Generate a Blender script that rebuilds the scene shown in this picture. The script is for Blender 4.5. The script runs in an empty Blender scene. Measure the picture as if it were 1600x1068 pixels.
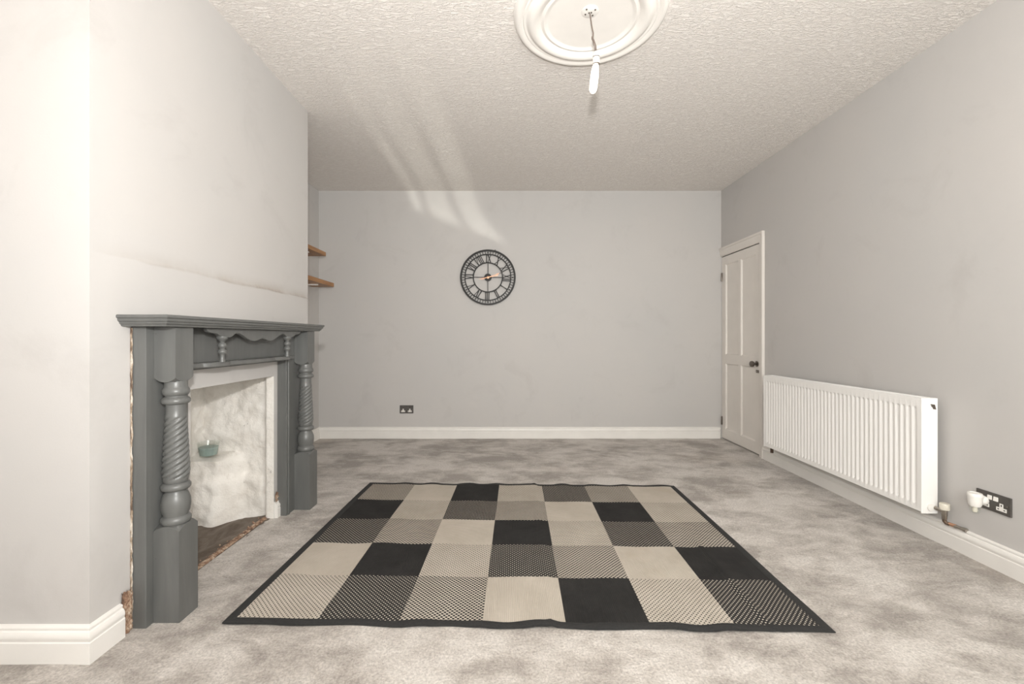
import bpy, bmesh, math, random
from mathutils import Vector, Matrix, noise

# ------------------------------------------------------------------ camera, world, lights
F = 675.0                      # focal length in pixels of the 1600 px wide frame
K = F / 711.0                  # depth scale
CZ = 1.087                     # camera height
VPX, VPY = 795.0, 527.0
sc = bpy.context.scene
C = sc.collection

cam_d = bpy.data.cameras.new('camera')
cam_d.lens = 36.0 * F / 1600.0
cam_d.sensor_width = 36.0
cam_d.shift_x = (800 - VPX) / 1600.0
cam_d.shift_y = (VPY - 534) / 1600.0
cam_d.clip_start = 0.02
cam = bpy.data.objects.new('camera', cam_d)
cam.location = (0, 0, CZ)
cam.rotation_euler = (math.pi / 2, 0, 0)
C.objects.link(cam)
sc.camera = cam

vs = sc.view_settings
vs.view_transform = 'Standard'
vs.look = 'None'
vs.gamma = 1.0
vs.use_curve_mapping = False
vs.exposure = 0.04

world = bpy.data.worlds.new('world')
sc.world = world
world.use_nodes = True
wb = world.node_tree.nodes['Background']
wb.inputs['Color'].default_value = (0.92, 0.96, 1.0, 1)
wb.inputs['Strength'].default_value = 1.0

# daylight arriving through the big window behind the camera
wl = bpy.data.lights.new('window_daylight', 'AREA')
wl.shape = 'RECTANGLE'
wl.size = 2.0
wl.size_y = 1.7
wl.energy = 104
wl.color = (1.0, 0.985, 0.965)
wlo = bpy.data.objects.new('window_daylight', wl)
wlo.location = (1.0, -0.86, 1.50)
wlo.rotation_euler = (math.radians(90), 0, 0)
C.objects.link(wlo)


def light_math(nt, op, a, b=None, c=None, clamp=False):
    n = nt.nodes.new('ShaderNodeMath')
    n.operation = op
    n.use_clamp = clamp
    for i, v in enumerate((a, b, c)):
        if v is None:
            continue
        if isinstance(v, (int, float)):
            n.inputs[i].default_value = v
        else:
            nt.links.new(v, n.inputs[i])
    return n.outputs[0]


def sun_glint():
    """Sunlight thrown up through the window by curved glass outside: bent bright bands."""
    L = Vector((-0.6, -6.0, 0.35))
    wall_y = 4.92 * K
    ld = bpy.data.lights.new('sun_glint', 'SPOT')
    ld.energy = 1500
    ld.spot_size = math.radians(24)
    ld.spot_blend = 0.1
    ld.shadow_soft_size = 0.05
    ld.color = (1.0, 0.98, 0.90)
    ld.use_nodes = True
    nt = ld.node_tree
    em = nt.nodes['Emission']
    geo = nt.nodes.new('ShaderNodeNewGeometry')
    sep = nt.nodes.new('ShaderNodeSeparateXYZ')
    nt.links.new(geo.outputs['Normal'], sep.inputs[0])
    m = lambda *a, **k: light_math(nt, *a, **k)
    dy = wall_y - L.y
    X = m('ADD', m('MULTIPLY', m('DIVIDE', sep.outputs[0], sep.outputs[1]), dy), L.x)
    Z = m('ADD', m('MULTIPLY', m('DIVIDE', sep.outputs[2], sep.outputs[1]), dy), L.z)
    s = m('SUBTRACT', 2.72, Z)
    sp = m('MAXIMUM', s, 0.0)
    sn = m('MAXIMUM', m('MULTIPLY', s, -1.0), 0.0)
    Xp = m('SUBTRACT', X, m('MULTIPLY', m('MULTIPLY', sp, sp), 0.85))
    Xp = m('SUBTRACT', Xp, m('MULTIPLY', sp, 0.06))
    Xp = m('ADD', Xp, m('MULTIPLY', sn, 0.14))
    s_end = m('ADD', m('MULTIPLY', m('ADD', Xp, 1.05), 0.52), 0.29)

    def band(a, b, soft, w):
        up = m('DIVIDE', m('SUBTRACT', Xp, a - soft / 2), soft, clamp=True)
        dn = m('DIVIDE', m('SUBTRACT', b + soft / 2, Xp), soft, clamp=True)
        return m('MULTIPLY', m('MULTIPLY', up, dn), w)
    tot = m('ADD', m('ADD', band(-1.09, -1.0, 0.045, 0.9), band(-0.925, -0.69, 0.06, 0.8)),
            band(-0.60, -0.38, 0.06, 0.85))
    end = m('DIVIDE', m('SUBTRACT', s_end, s), 0.07, clamp=True)
    near = m('POWER', m('SUBTRACT', 1.0, m('DIVIDE', m('SUBTRACT', s_end, s), 0.55, clamp=True)), 2.0)
    gain = m('ADD', m('MULTIPLY', near, 0.9), 1.05)
    fade = m('MULTIPLY', m('POWER', m('SUBTRACT', 1.0, m('DIVIDE', sn, 0.66, clamp=True)), 1.3), m('ADD', 1.0, m('MULTIPLY', m('DIVIDE', sn, 0.08, clamp=True), 1.3)))
    tot = m('MULTIPLY', m('MULTIPLY', m('MULTIPLY', tot, end), gain), fade)
    nt.links.new(tot, em.inputs['Strength'])
    o = bpy.data.objects.new('sun_glint', ld)
    o.location = L
    tgt = Vector((-0.6, wall_y, 2.7))
    o.rotation_euler = (tgt - L).to_track_quat('-Z', 'Y').to_euler()
    C.objects.link(o)


sun_glint()

# the photographer's flash, just above the camera
fl = bpy.data.lights.new('camera_flash', 'POINT')
fl.energy = 72
fl.shadow_soft_size = 0.05
fl.color = (1.0, 0.98, 0.955)
flo = bpy.data.objects.new('camera_flash', fl)
flo.location = (0.0, -0.04, 1.42)
C.objects.link(flo)
# second lamp added at the flash, tilted up to brighten ceiling and upper walls
fh = bpy.data.lights.new('flash_uplight', 'AREA')
fh.shape = 'DISK'
fh.size = 0.10
fh.energy = 47
fh.color = (1.0, 0.98, 0.955)
fho = bpy.data.objects.new('flash_uplight', fh)
fho.location = (0.0, -0.04, 1.42)
fho.rotation_euler = Vector((-0.16, 0.66, 0.76)).to_track_quat('-Z', 'Y').to_euler()
C.objects.link(fho)

# ------------------------------------------------------------------ material helpers


class NT:
    def __init__(self, name):
        self.m = bpy.data.materials.new(name)
        self.m.use_nodes = True
        self.t = self.m.node_tree
        self.b = self.t.nodes['Principled BSDF']
        self.tc = self.t.nodes.new('ShaderNodeTexCoord')

    def link(self, a, b):
        self.t.links.new(a, b)

    def mapped(self, scale=(1, 1, 1), rot=(0, 0, 0)):
        n = self.t.nodes.new('ShaderNodeMapping')
        n.inputs['Scale'].default_value = scale
        n.inputs['Rotation'].default_value = rot
        self.link(self.tc.outputs['Object'], n.inputs['Vector'])
        return n.outputs[0]

    def noise(self, scale, detail=3, rough=0.55, vec=None, dist=0.0):
        n = self.t.nodes.new('ShaderNodeTexNoise')
        n.inputs['Scale'].default_value = scale
        n.inputs['Detail'].default_value = detail
        n.inputs['Roughness'].default_value = rough
        n.inputs['Distortion'].default_value = dist
        self.link(vec if vec is not None else self.tc.outputs['Object'], n.inputs['Vector'])
        return n.outputs['Fac']

    def ramp(self, fac, stops):
        n = self.t.nodes.new('ShaderNodeValToRGB')
        e = n.color_ramp.elements
        while len(e) < len(stops):
            e.new(0.5)
        for el, (p, c) in zip(e, stops):
            el.position = p
            el.color = (c[0], c[1], c[2], 1) if not isinstance(c, (int, float)) else (c, c, c, 1)
        self.link(fac, n.inputs['Fac'])
        return n.outputs['Color']

    def math(self, op, a, b=None, c=None, clamp=False):
        return light_math(self.t, op, a, b, c, clamp)

    def mix(self, fac, a, b, mode='MIX'):
        n = self.t.nodes.new('ShaderNodeMix')
        n.data_type = 'RGBA'
        n.blend_type = mode
        for sock, v in ((n.inputs[0], fac), (n.inputs[6], a), (n.inputs[7], b)):
            if isinstance(v, (int, float)):
                sock.default_value = v
            elif isinstance(v, tuple):
                sock.default_value = (v[0], v[1], v[2], 1)
            else:
                self.link(v, sock)
        return n.outputs[2]

    def color(self, v):
        if isinstance(v, tuple):
            self.b.inputs['Base Color'].default_value = (v[0], v[1], v[2], 1)
        else:
            self.link(v, self.b.inputs['Base Color'])
        return self

    def set(self, **k):
        for n, v in k.items():
            self.b.inputs[n.replace('_', ' ')].default_value = v
        return self

    def bump(self, h, strength=0.3, dist=0.01):
        n = self.t.nodes.new('ShaderNodeBump')
        n.inputs['Strength'].default_value = strength
        n.inputs['Distance'].default_value = dist
        self.link(h, n.inputs['Height'])
        prev = self.b.inputs['Normal'].links
        if prev:
            self.link(prev[0].from_socket, n.inputs['Normal'])
        self.link(n.outputs[0], self.b.inputs['Normal'])
        return self


def simple(name, col, rough=0.5, metal=0.0, var=0.05, scale=12, bump=0.0, bscale=60):
    n = NT(name)
    f = n.noise(scale, 4)
    a = tuple(c * (1 - var) for c in col)
    b = tuple(min(1, c * (1 + var)) for c in col)
    n.color(n.ramp(f, [(0.3, a), (0.7, b)])).set(Roughness=rough, Metallic=metal)
    if bump:
        n.bump(n.noise(bscale, 3), bump, 0.004)
    return n.m


M = {}


def make_wall_paint(name, base, tint, grime=False):
    n = NT(name)
    big = n.noise(0.9, 4, 0.6)
    c = n.ramp(big, [(0.3, base), (0.72, tint)])
    sm = n.noise(2.6, 6, 0.65, dist=0.6)
    c = n.mix(n.ramp(sm, [(0.56, 0.0), (0.76, 0.20)]), c, (0.30, 0.275, 0.26))
    sc_ = n.noise(7.0, 5, 0.7, n.mapped((1, 1, 0.4)), 0.4)
    c = n.mix(n.ramp(sc_, [(0.66, 0.0), (0.80, 0.12)]), c, (0.28, 0.25, 0.22))
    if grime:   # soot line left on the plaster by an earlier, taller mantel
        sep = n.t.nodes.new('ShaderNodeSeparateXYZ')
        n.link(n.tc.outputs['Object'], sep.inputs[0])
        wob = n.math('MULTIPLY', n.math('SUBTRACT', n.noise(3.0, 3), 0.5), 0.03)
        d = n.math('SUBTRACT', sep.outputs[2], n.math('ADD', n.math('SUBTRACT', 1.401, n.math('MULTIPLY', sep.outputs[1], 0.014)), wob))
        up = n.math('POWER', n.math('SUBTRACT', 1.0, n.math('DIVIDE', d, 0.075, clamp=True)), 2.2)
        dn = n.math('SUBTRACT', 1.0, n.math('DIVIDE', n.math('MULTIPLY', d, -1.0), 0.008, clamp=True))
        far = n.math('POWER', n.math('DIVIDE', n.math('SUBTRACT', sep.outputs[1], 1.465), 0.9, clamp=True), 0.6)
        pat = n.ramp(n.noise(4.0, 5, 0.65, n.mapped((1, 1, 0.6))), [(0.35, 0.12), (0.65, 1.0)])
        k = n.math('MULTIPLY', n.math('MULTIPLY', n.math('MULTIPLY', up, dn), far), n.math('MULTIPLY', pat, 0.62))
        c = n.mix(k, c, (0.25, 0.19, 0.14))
    n.color(c).set(Roughness=0.62)
    n.bump(n.noise(2.2, 3), 0.25, 0.02)
    n.bump(n.noise(160, 2), 0.10, 0.002)
    return n.m


M['wall'] = make_wall_paint('grey_wall_paint', (0.545, 0.522, 0.503), (0.515, 0.502, 0.490))

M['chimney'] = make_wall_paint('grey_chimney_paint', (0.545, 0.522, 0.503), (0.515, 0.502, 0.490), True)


def make_ceiling():
    n = NT('textured_ceiling_paper')
    a = n.noise(1.0, 5, 0.65, n.mapped((30, 80, 60)), 0.9)
    b = n.noise(1.0, 4, 0.6, n.mapped((75, 190, 100)), 0.6)
    h = n.math('ADD', n.ramp(a, [(0.42, 0.0), (0.60, 1.0)]), n.math('MULTIPLY', b, 0.6))
    n.color(n.ramp(a, [(0.35, (0.82, 0.765, 0.715)), (0.65, (0.93, 0.885, 0.84))])).set(Roughness=0.7)
    n.bump(h, 0.8, 0.0065)
    return n.m


M['ceiling'] = make_ceiling()


def make_carpet():
    n = NT('grey_beige_pile_carpet')
    v = n.mapped((1.0, 1.5, 1), (0, 0, 0.35))
    a = n.noise(1.7, 4, 0.6, v, 0.3)
    b = n.noise(4.6, 8, 0.72, v, 0.35)
    f = n.math('ADD', n.math('MULTIPLY', a, 0.55), n.math('MULTIPLY', b, 0.55))
    c = n.ramp(f, [(0.46, (0.365, 0.328, 0.294)), (0.54, (0.52, 0.475, 0.432)), (0.62, (0.67, 0.625, 0.58))])
    g = n.noise(110, 3, 0.7)
    c = n.mix(0.75, c, n.ramp(g, [(0.32, (0.50, 0.50, 0.50)), (0.66, (1.0, 1.0, 1.0))]), 'MULTIPLY')
    st = n.noise(0.8, 4, 0.6)
    c = n.mix(n.ramp(st, [(0.58, 0.0), (0.75, 0.30)]), c, (0.42, 0.34, 0.27))
    n.color(c).set(Roughness=0.95, Specular_IOR_Level=0.2)
    n.b.inputs['Sheen Weight'].default_value = 0.15
    n.bump(f, 0.5, 0.03)
    n.bump(g, 0.6, 0.006)
    return n.m


M['carpet'] = make_carpet()
M['white'] = simple('white_gloss_paint', (0.80, 0.775, 0.74), 0.32, 0, 0.03, 6, 0.06, 40)
M['door'] = simple('cream_white_door_paint', (0.74, 0.70, 0.655), 0.36, 0, 0.03, 5, 0.08, 30)
M['radiator'] = simple('white_enamel', (0.88, 0.865, 0.84), 0.28, 0, 0.01, 3)
M['plastic'] = simple('white_plastic', (0.80, 0.78, 0.74), 0.35, 0, 0.02, 10)
M['cream_plastic'] = simple('aged_cream_plastic', (0.72, 0.68, 0.58), 0.35, 0, 0.03, 10)
M['slate'] = simple('anthracite_metal', (0.115, 0.106, 0.098), 0.42, 0.5, 0.08, 40)
M['black'] = simple('matt_black_metal', (0.018, 0.017, 0.016), 0.5, 0.4, 0.1, 30)
M['dark'] = simple('dark_hole', (0.02, 0.018, 0.016), 0.8, 0, 0.05, 20)
M['rose_gold'] = simple('rose_gold', (0.66, 0.36, 0.23), 0.42, 1.0, 0.03, 30)
M['chrome'] = simple('tarnished_chrome', (0.40, 0.37, 0.33), 0.28, 1.0, 0.15, 60)
M['knob'] = simple('aged_pewter', (0.19, 0.165, 0.145), 0.3, 0.9, 0.15, 60)
M['copper'] = simple('copper_pipe', (0.62, 0.36, 0.24), 0.35, 0.9, 0.15, 40)
M['solder'] = simple('browned_solder', (0.12, 0.08, 0.055), 0.5, 0.4, 0.3, 60)
M['flex'] = simple('grey_brown_flex', (0.16, 0.125, 0.105), 0.6, 0, 0.1, 60)
M['plaster_white'] = simple('white_moulded_plaster', (0.82, 0.79, 0.75), 0.55, 0, 0.02, 12, 0.05, 50)


def make_grey_paint():
    n = NT('grey_painted_wood')
    g = n.noise(8, 5, 0.6, n.mapped((3, 3, 0.35)), 0.3)
    c = n.ramp(g, [(0.3, (0.108, 0.110, 0.106)), (0.7, (0.135, 0.137, 0.132))])
    ch = n.noise(26, 5, 0.7)
    c = n.mix(n.ramp(ch, [(0.70, 0.0), (0.715, 1.0)]), c, (0.07, 0.05, 0.04))
    n.color(c).set(Roughness=0.36)
    n.bump(g, 0.12, 0.004)
    return n.m


M['grey_paint'] = make_grey_paint()


def make_oak(name='oiled_pine'):
    n = NT(name)
    g = n.noise(9, 5, 0.6, n.mapped((6, 0.5, 6)), 0.6)
    n.color(n.ramp(g, [(0.3, (0.27, 0.125, 0.045)), (0.7, (0.42, 0.215, 0.085))])).set(Roughness=0.45)
    n.bump(g, 0.1, 0.003)
    return n.m


M['oak'] = make_oak()


def make_rough_white():
    n = NT('whitewashed_rough_masonry')
    a = n.noise(6, 6, 0.65, dist=0.5)
    c = n.ramp(a, [(0.30, (0.70, 0.66, 0.605)), (0.56, (0.81, 0.78, 0.735))])
    st = n.noise(9, 6, 0.7, n.mapped((1, 1, 0.7)))
    c = n.mix(n.ramp(st, [(0.60, 0.0), (0.74, 0.50)]), c, (0.42, 0.35, 0.28))
    cr = n.noise(18, 6, 0.75, dist=1.4)
    c = n.mix(n.ramp(cr, [(0.655, 0.0), (0.69, 0.85)]), c, (0.10, 0.08, 0.07))
    n.color(c).set(Roughness=0.8)
    n.bump(n.noise(34, 5, 0.7), 0.6, 0.012)
    return n.m


M['masonry'] = make_rough_white()


def make_hearth():
    n = NT('dirty_brown_hearth')
    a = n.noise(7, 6, 0.7, n.mapped((1.6, 0.7, 1)), 0.6)
    c = n.ramp(a, [(0.3, (0.085, 0.06, 0.042)), (0.52, (0.155, 0.125, 0.10)), (0.72, (0.24, 0.205, 0.175))])
    n.color(c).set(Roughness=0.85)
    n.bump(n.noise(60, 5, 0.7), 0.5, 0.006)
    return n.m


M['hearth'] = make_hearth()


def make_rubble():
    n = NT('crumbling_plaster_and_brick')
    a = n.noise(38, 6, 0.75, n.mapped((1, 1, 0.5)))
    c = n.ramp(a, [(0.32, (0.05, 0.032, 0.024)), (0.46, (0.25, 0.145, 0.095)), (0.56, (0.42, 0.30, 0.21)), (0.68, (0.70, 0.65, 0.57))])
    n.color(c).set(Roughness=0.9)
    n.bump(a, 0.6, 0.008)
    return n.m


M['rubble'] = make_rubble()
M['flaky'] = None


def make_flaky():
    n = NT('flaking_filler')
    a = n.noise(1.0, 6, 0.75, n.mapped((60, 60, 12)))
    c = n.ramp(a, [(0.42, (0.10, 0.065, 0.045)), (0.50, (0.32, 0.24, 0.17)), (0.62, (0.66, 0.61, 0.54))])
    n.color(c).set(Roughness=0.85)
    n.bump(a, 0.6, 0.006)
    return n.m


M['flaky'] = make_flaky()


def make_rug(name, kind):
    """C cream, L cream with dark flecks, M half and half, D dark with cream flecks, B black."""
    n = NT(name)
    sep = n.t.nodes.new('ShaderNodeSeparateXYZ')
    n.link(n.tc.outputs['Object'], sep.inputs[0])
    P = 0.0185
    sx = n.math('SINE', n.math('MULTIPLY', sep.outputs[0], 2 * math.pi / P))
    sy = n.math('SINE', n.math('MULTIPLY', sep.outputs[1], 2 * math.pi / P))
    s = n.math('MULTIPLY', sx, sy)
    rib = n.math('SINE', n.math('MULTIPLY', sep.outputs[0], 2 * math.pi / 0.0075))
    wv = n.noise(4, 5, 0.65)
    cream = n.ramp(wv, [(0.3, (0.43, 0.385, 0.325)), (0.7, (0.53, 0.48, 0.415))])
    cream = n.mix(n.ramp(n.noise(2.2, 4, 0.6), [(0.58, 0.0), (0.74, 0.22)]), cream, (0.36, 0.25, 0.16))
    cream = n.mix(n.math('MULTIPLY', n.math('ADD', n.math('MULTIPLY', rib, 0.5), 0.5), 0.30), cream, (0.30, 0.26, 0.21))
    blackc = n.ramp(n.noise(5, 5, 0.7), [(0.3, (0.018, 0.017, 0.0165)), (0.7, (0.030, 0.029, 0.028))])
    if kind == 'C':
        c = cream
    elif kind == 'B':
        c = blackc
    else:
        th = {'L': 0.52, 'M': 0.04, 'D': -0.50}[kind]
        dark = n.math('MULTIPLY', n.math('SUBTRACT', s, th - 0.08), 1 / 0.16, clamp=True)
        c = n.mix(dark, cream, (0.028, 0.027, 0.026))
    n.color(c).set(Roughness=0.92, Specular_IOR_Level=0.2)
    n.bump(n.math('ADD', s if kind in 'LMD' else rib, n.noise(220, 2)), 0.35, 0.002)
    return n.m


RUGM = {k: make_rug('rug_weave_' + nm, k) for k, nm in
        (('C', 'cream'), ('L', 'flecked_cream'), ('M', 'mixed'), ('D', 'flecked_charcoal'), ('B', 'black'))}
M['binding'] = simple('black_rug_binding', (0.020, 0.0195, 0.019), 0.9, 0, 0.2, 120, 0.4, 300)


def make_glass(name, tint=(1, 1, 1), gl=0.07):
    m = bpy.data.materials.new(name)
    m.use_nodes = True
    t = m.node_tree
    t.nodes.remove(t.nodes['Principled BSDF'])
    tr = t.nodes.new('ShaderNodeBsdfTransparent')
    tr.inputs[0].default_value = (*tint, 1)
    g = t.nodes.new('ShaderNodeBsdfGlossy')
    g.inputs['Roughness'].default_value = 0.03
    mx = t.nodes.new('ShaderNodeMixShader')
    mx.inputs[0].default_value = gl
    t.links.new(tr.outputs[0], mx.inputs[1])
    t.links.new(g.outputs[0], mx.inputs[2])
    t.links.new(mx.outputs[0], t.nodes['Material Output'].inputs[0])
    return m


M['glass'] = make_glass('clear_glass', (0.95, 0.96, 0.95))
M['jar_glass'] = make_glass('pale_green_glass', (0.965, 0.98, 0.97))
M['wax'] = simple('sea_green_wax', (0.31, 0.385, 0.365), 0.5, 0, 0.1, 30)
bn = NT('glowing_bulb')
bn.color((0.95, 0.93, 0.90)).set(Roughness=0.3)
bn.b.inputs['Emission Color'].default_value = (1.0, 0.88, 0.72, 1)
bn.b.inputs['Emission Strength'].default_value = 2.5
M['bulb'] = bn.m

# ------------------------------------------------------------------ geometry helpers


class MB:
    def __init__(self):
        self.v, self.f = [], []

    def quad(self, *p):
        i = len(self.v)
        self.v += [tuple(q) for q in p]
        self.f.append(tuple(range(i, i + len(p))))
        return self

    def box(self, x0, x1, y0, y1, z0, z1):
        i = len(self.v)
        self.v += [(x, y, z) for z in (z0, z1) for y in (y0, y1) for x in (x0, x1)]
        self.f += [tuple(i + k for k in q) for q in
                   ((0, 2, 3, 1), (4, 5, 7, 6), (0, 1, 5, 4), (2, 6, 7, 3), (0, 4, 6, 2), (1, 3, 7, 5))]
        return self

    def grid(self, nu, nv, fn, keep=None):
        """fn(i,j) -> point for i in 0..nu, j in 0..nv"""
        i0 = len(self.v)
        for i in range(nu + 1):
            for j in range(nv + 1):
                self.v.append(tuple(fn(i, j)))
        for i in range(nu):
            for j in range(nv):
                if keep is None or keep(i, j):
                    a = i0 + i * (nv + 1) + j
                    self.f.append((a, a + nv + 1, a + nv + 2, a + 1))
        return self

    def rings(self, rings, cap0=True, cap1=True, closed=True):
        i0 = len(self.v)
        n = len(rings[0])
        for r in rings:
            self.v += [tuple(p) for p in r]
        for a in range(len(rings) - 1):
            for k in range(n if closed else n - 1):
                k2 = (k + 1) % n
                self.f.append((i0 + a * n + k, i0 + a * n + k2, i0 + (a + 1) * n + k2, i0 + (a + 1) * n + k))
        if cap0:
            self.f.append(tuple(i0 + k for k in range(n))[::-1])
        if cap1:
            self.f.append(tuple(i0 + (len(rings) - 1) * n + k for k in range(n)))
        return self

    def tube(self, pts, r, n=10, caps=True):
        pts = [Vector(p) for p in pts]
        rs = r if isinstance(r, (list, tuple)) else [r] * len(pts)
        rings = []
        ref = None
        for i, p in enumerate(pts):
            t = (pts[min(i + 1, len(pts) - 1)] - pts[max(i - 1, 0)]).normalized()
            if ref is None:
                ref = t.orthogonal().normalized()
            ref = (ref - t * ref.dot(t)).normalized()
            b = t.cross(ref)
            rings.append([p + (ref * math.cos(2 * math.pi * k / n) + b * math.sin(2 * math.pi * k / n)) * rs[i] for k in range(n)])
        return self.rings(rings, caps, caps)

    def lathe(self, prof, center=(0, 0, 0), axis='z', n=24, caps=True):
        """prof: (radius, height) list; axis is the direction of height"""
        c = Vector(center)
        ax = {'x': Vector((1, 0, 0)), 'y': Vector((0, 1, 0)), 'z': Vector((0, 0, 1))}[axis[-1]]
        if axis[0] == '-':
            ax = -ax
        u = ax.orthogonal().normalized()
        w = ax.cross(u)
        rings = [[c + ax * h + (u * math.cos(2 * math.pi * k / n) + w * math.sin(2 * math.pi * k / n)) * max(r, 1e-5)
                  for k in range(n)] for r, h in prof]
        return self.rings(rings, caps, caps)

    def prism(self, poly, fn0, fn1):
        """poly of 2D points, fn0/fn1 map to the two faces"""
        return self.rings([[fn0(*p) for p in poly], [fn1(*p) for p in poly]])

    def build(self, name, mat, parent=None, smooth=None, bevel=0.0, seg=2):
        off = Vector(ORG.get(parent.name, (0, 0, 0))) if parent else Vector((0, 0, 0))
        me = bpy.data.meshes.new(name)
        me.from_pydata([tuple(Vector(p) - off) for p in self.v], [], self.f)
        bm = bmesh.new()
        bm.from_mesh(me)
        bmesh.ops.recalc_face_normals(bm, faces=bm.faces)
        bm.to_mesh(me)
        bm.free()
        me.materials.append(M[mat] if isinstance(mat, str) else mat)
        if smooth:
            me.shade_smooth()
            me.set_sharp_from_angle(angle=math.radians(smooth))
        o = bpy.data.objects.new(name, me)
        C.objects.link(o)
        if parent:
            o.parent = parent
            ORG[o.name] = ORG.get(parent.name, (0, 0, 0))
        if bevel:
            b = o.modifiers.new('bevel', 'BEVEL')
            b.width = bevel
            b.segments = seg
            b.limit_method = 'ANGLE'
            b.angle_limit = math.radians(35)
        return o


ORG = {}


def thing(name, label, cat, loc=(0, 0, 0), group=None):
    o = bpy.data.objects.new(name, None)
    o.empty_display_size = 0.1
    o.location = loc
    C.objects.link(o)
    ORG[o.name] = tuple(loc)
    o['label'] = label
    o['category'] = cat
    if group:
        o['group'] = group
    return o


def struct(o, label=None, cat=None):
    o['kind'] = 'structure'
    if label:
        o['label'] = label
    if cat:
        o['category'] = cat
    return o


def nz(x, y, z, s=1.0):
    return noise.noise(Vector((x * s, y * s, z * s)))


def smooth01(a, b, t):
    t = max(0.0, min(1.0, (t - a) / (b - a)))
    return t * t * (3 - 2 * t)


# ------------------------------------------------------------------ room dimensions
XR = 2.297
XL = -2.055
XC = -1.413                    # face of the chimney breast
YB = 4.92 * K                  # far wall
YW = -0.62                     # window wall behind the camera
H = 2.672
CY0, CY1 = 1.534 * K, 3.20 * K  # chimney breast
RY0, RY1, RZ = 2.02 * K, 2.737 * K, 0.856   # fireplace opening
T = 0.14

# floor -------------------------------------------------------------
b = MB()


def floor_z(x, y):
    return 0.004 * nz(x, y, 0, 2.2) + 0.002 * nz(x, y, 3, 7)


xs = [XC - 0.035 + (XR + 0.1 - XC + 0.035) * i / 120 for i in range(121)]
ys = [YW + (YB - YW) * j / 160 for j in range(161)]
b.grid(120, 160, lambda i, j: (xs[i], ys[j], floor_z(xs[i], ys[j])))
# alcoves either side of the chimney breast
b.grid(14, 60, lambda i, j: (XL + (xs[0] - XL) * i / 14, YW + (CY0 + .02 - YW) * j / 60, floor_z(XL + (xs[0] - XL) * i / 14, YW + (CY0 + .02 - YW) * j / 60)))
b.grid(14, 50, lambda i, j: (XL + (xs[0] - XL) * i / 14, CY1 - .02 + (YB - CY1 + .02) * j / 50, floor_z(XL + (xs[0] - XL) * i / 14, CY1 - .02 + (YB - CY1 + .02) * j / 50)))
struct(b.build('floor', 'carpet', smooth=60), 'mottled grey beige carpet covering the floor', 'carpet')

# ceiling -----------------------------------------------------------
b = MB().box(XL - T, XR + T, YW - T, YB + T, H, H + 0.1)
struct(b.build('ceiling', 'ceiling'), 'white ceiling with raised bark texture paper', 'ceiling')

# walls -------------------------------------------------------------
struct(MB().box(XL - T, XR + T, YB, YB + T, -0.02, H).build('wall_back', 'wall'), 'pale grey painted far wall', 'wall')
DY0, DY1, DZ = 4.165 * K, 4.915 * K, 1.955
b = MB()
b.box(XR, XR + T, YW - T, DY0, -0.02, H)
b.box(XR, XR + T, DY0, YB, DZ, H)
b.box(XR, XR + T, DY1, YB, -0.02, DZ)
b.box(XR + 0.08, XR + T, DY0, DY1, -0.02, DZ)
struct(b.build('wall_right', 'wall'), 'pale grey scuffed wall with the door and radiator', 'wall')
struct(MB().box(XL - T, XL, YW - T, YB + T, -0.02, H).build('wall_left', 'wall'), 'grey wall at the back of the alcoves', 'wall')

# window wall behind the camera
WX0, WX1, WZ0, WZ1 = -0.95, 2.05, 0.62, 2.42
b = MB()
b.box(XL - T, WX0, YW - T, YW, -0.02, H)
b.box(WX1, XR + T, YW - T, YW, -0.02, H)
b.box(WX0, WX1, YW - T, YW, -0.02, WZ0)
b.box(WX0, WX1, YW - T, YW, WZ1, H)
struct(b.build('wall_window_side', 'wall'), 'grey wall holding the wide window', 'wall')
win = thing('window_1', 'wide white framed window of three lights', 'window', ((WX0 + WX1) / 2, YW - 0.06, WZ0))
win['kind'] = 'structure'
b = MB()
b.box(WX0, WX1, YW - .1, YW - .03, WZ0, WZ0 + .06).box(WX0, WX1, YW - .1, YW - .03, WZ1 - .06, WZ1)
b.box(WX0, WX0 + .06, YW - .1, YW - .03, WZ0 + .06, WZ1 - .06).box(WX1 - .06, WX1, YW - .1, YW - .03, WZ0 + .06, WZ1 - .06)
for xm in (0.05, 1.05):
    b.box(xm - .035, xm + .035, YW - .1, YW - .03, WZ0 + .06, WZ1 - .06)
b.build('window_frame', 'white', win)
for x0, x1 in ((WX0 + .06, .015), (.085, 1.015), (1.085, WX1 - .06)):
    MB().box(x0, x1, YW - .07, YW - .064, WZ0 + .06, WZ1 - .06).build('pane', 'glass', win)
MB().box(WX0 - .04, WX1 + .04, YW - .03, YW + .09, WZ0 - .03, WZ0).build('window_sill', 'white', win, bevel=.006)

# chimney breast ----------------------------------------------------
b = MB()


def ridge(y, z):
    """old plaster line left by a taller mantel, bulging a few millimetres"""
    zc = 1.372 - 0.012 * (y - 2.2) + 0.006 * nz(y, 0, 0, 3)
    w = smooth01(CY0, CY0 + .25, y) * (0.55 + 0.45 * smooth01(1.9, 2.5, y))
    d = z - zc
    if d < 0:
        g = math.exp(d / 0.05)
    else:
        g = math.exp(-(d / 0.007) ** 2)
    return 0.0065 * w * g + 0.0035 * nz(0, y, z, 1.6)


cy = [CY0 + (RY0 - CY0) * i / 26 for i in range(26)] + [RY0 + (RY1 - RY0) * i / 40 for i in range(40)] + [RY1 + (CY1 - RY1) * i / 26 for i in range(27)]
cz = [-0.02 + (RZ + 0.02) * i / 40 for i in range(40)] + [RZ + (1.25 - RZ) * i / 20 for i in range(20)] + \
     [1.25 + 0.25 * i / 60 for i in range(60)] + [1.5 + (H - 1.5) * i / 40 for i in range(41)]


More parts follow.
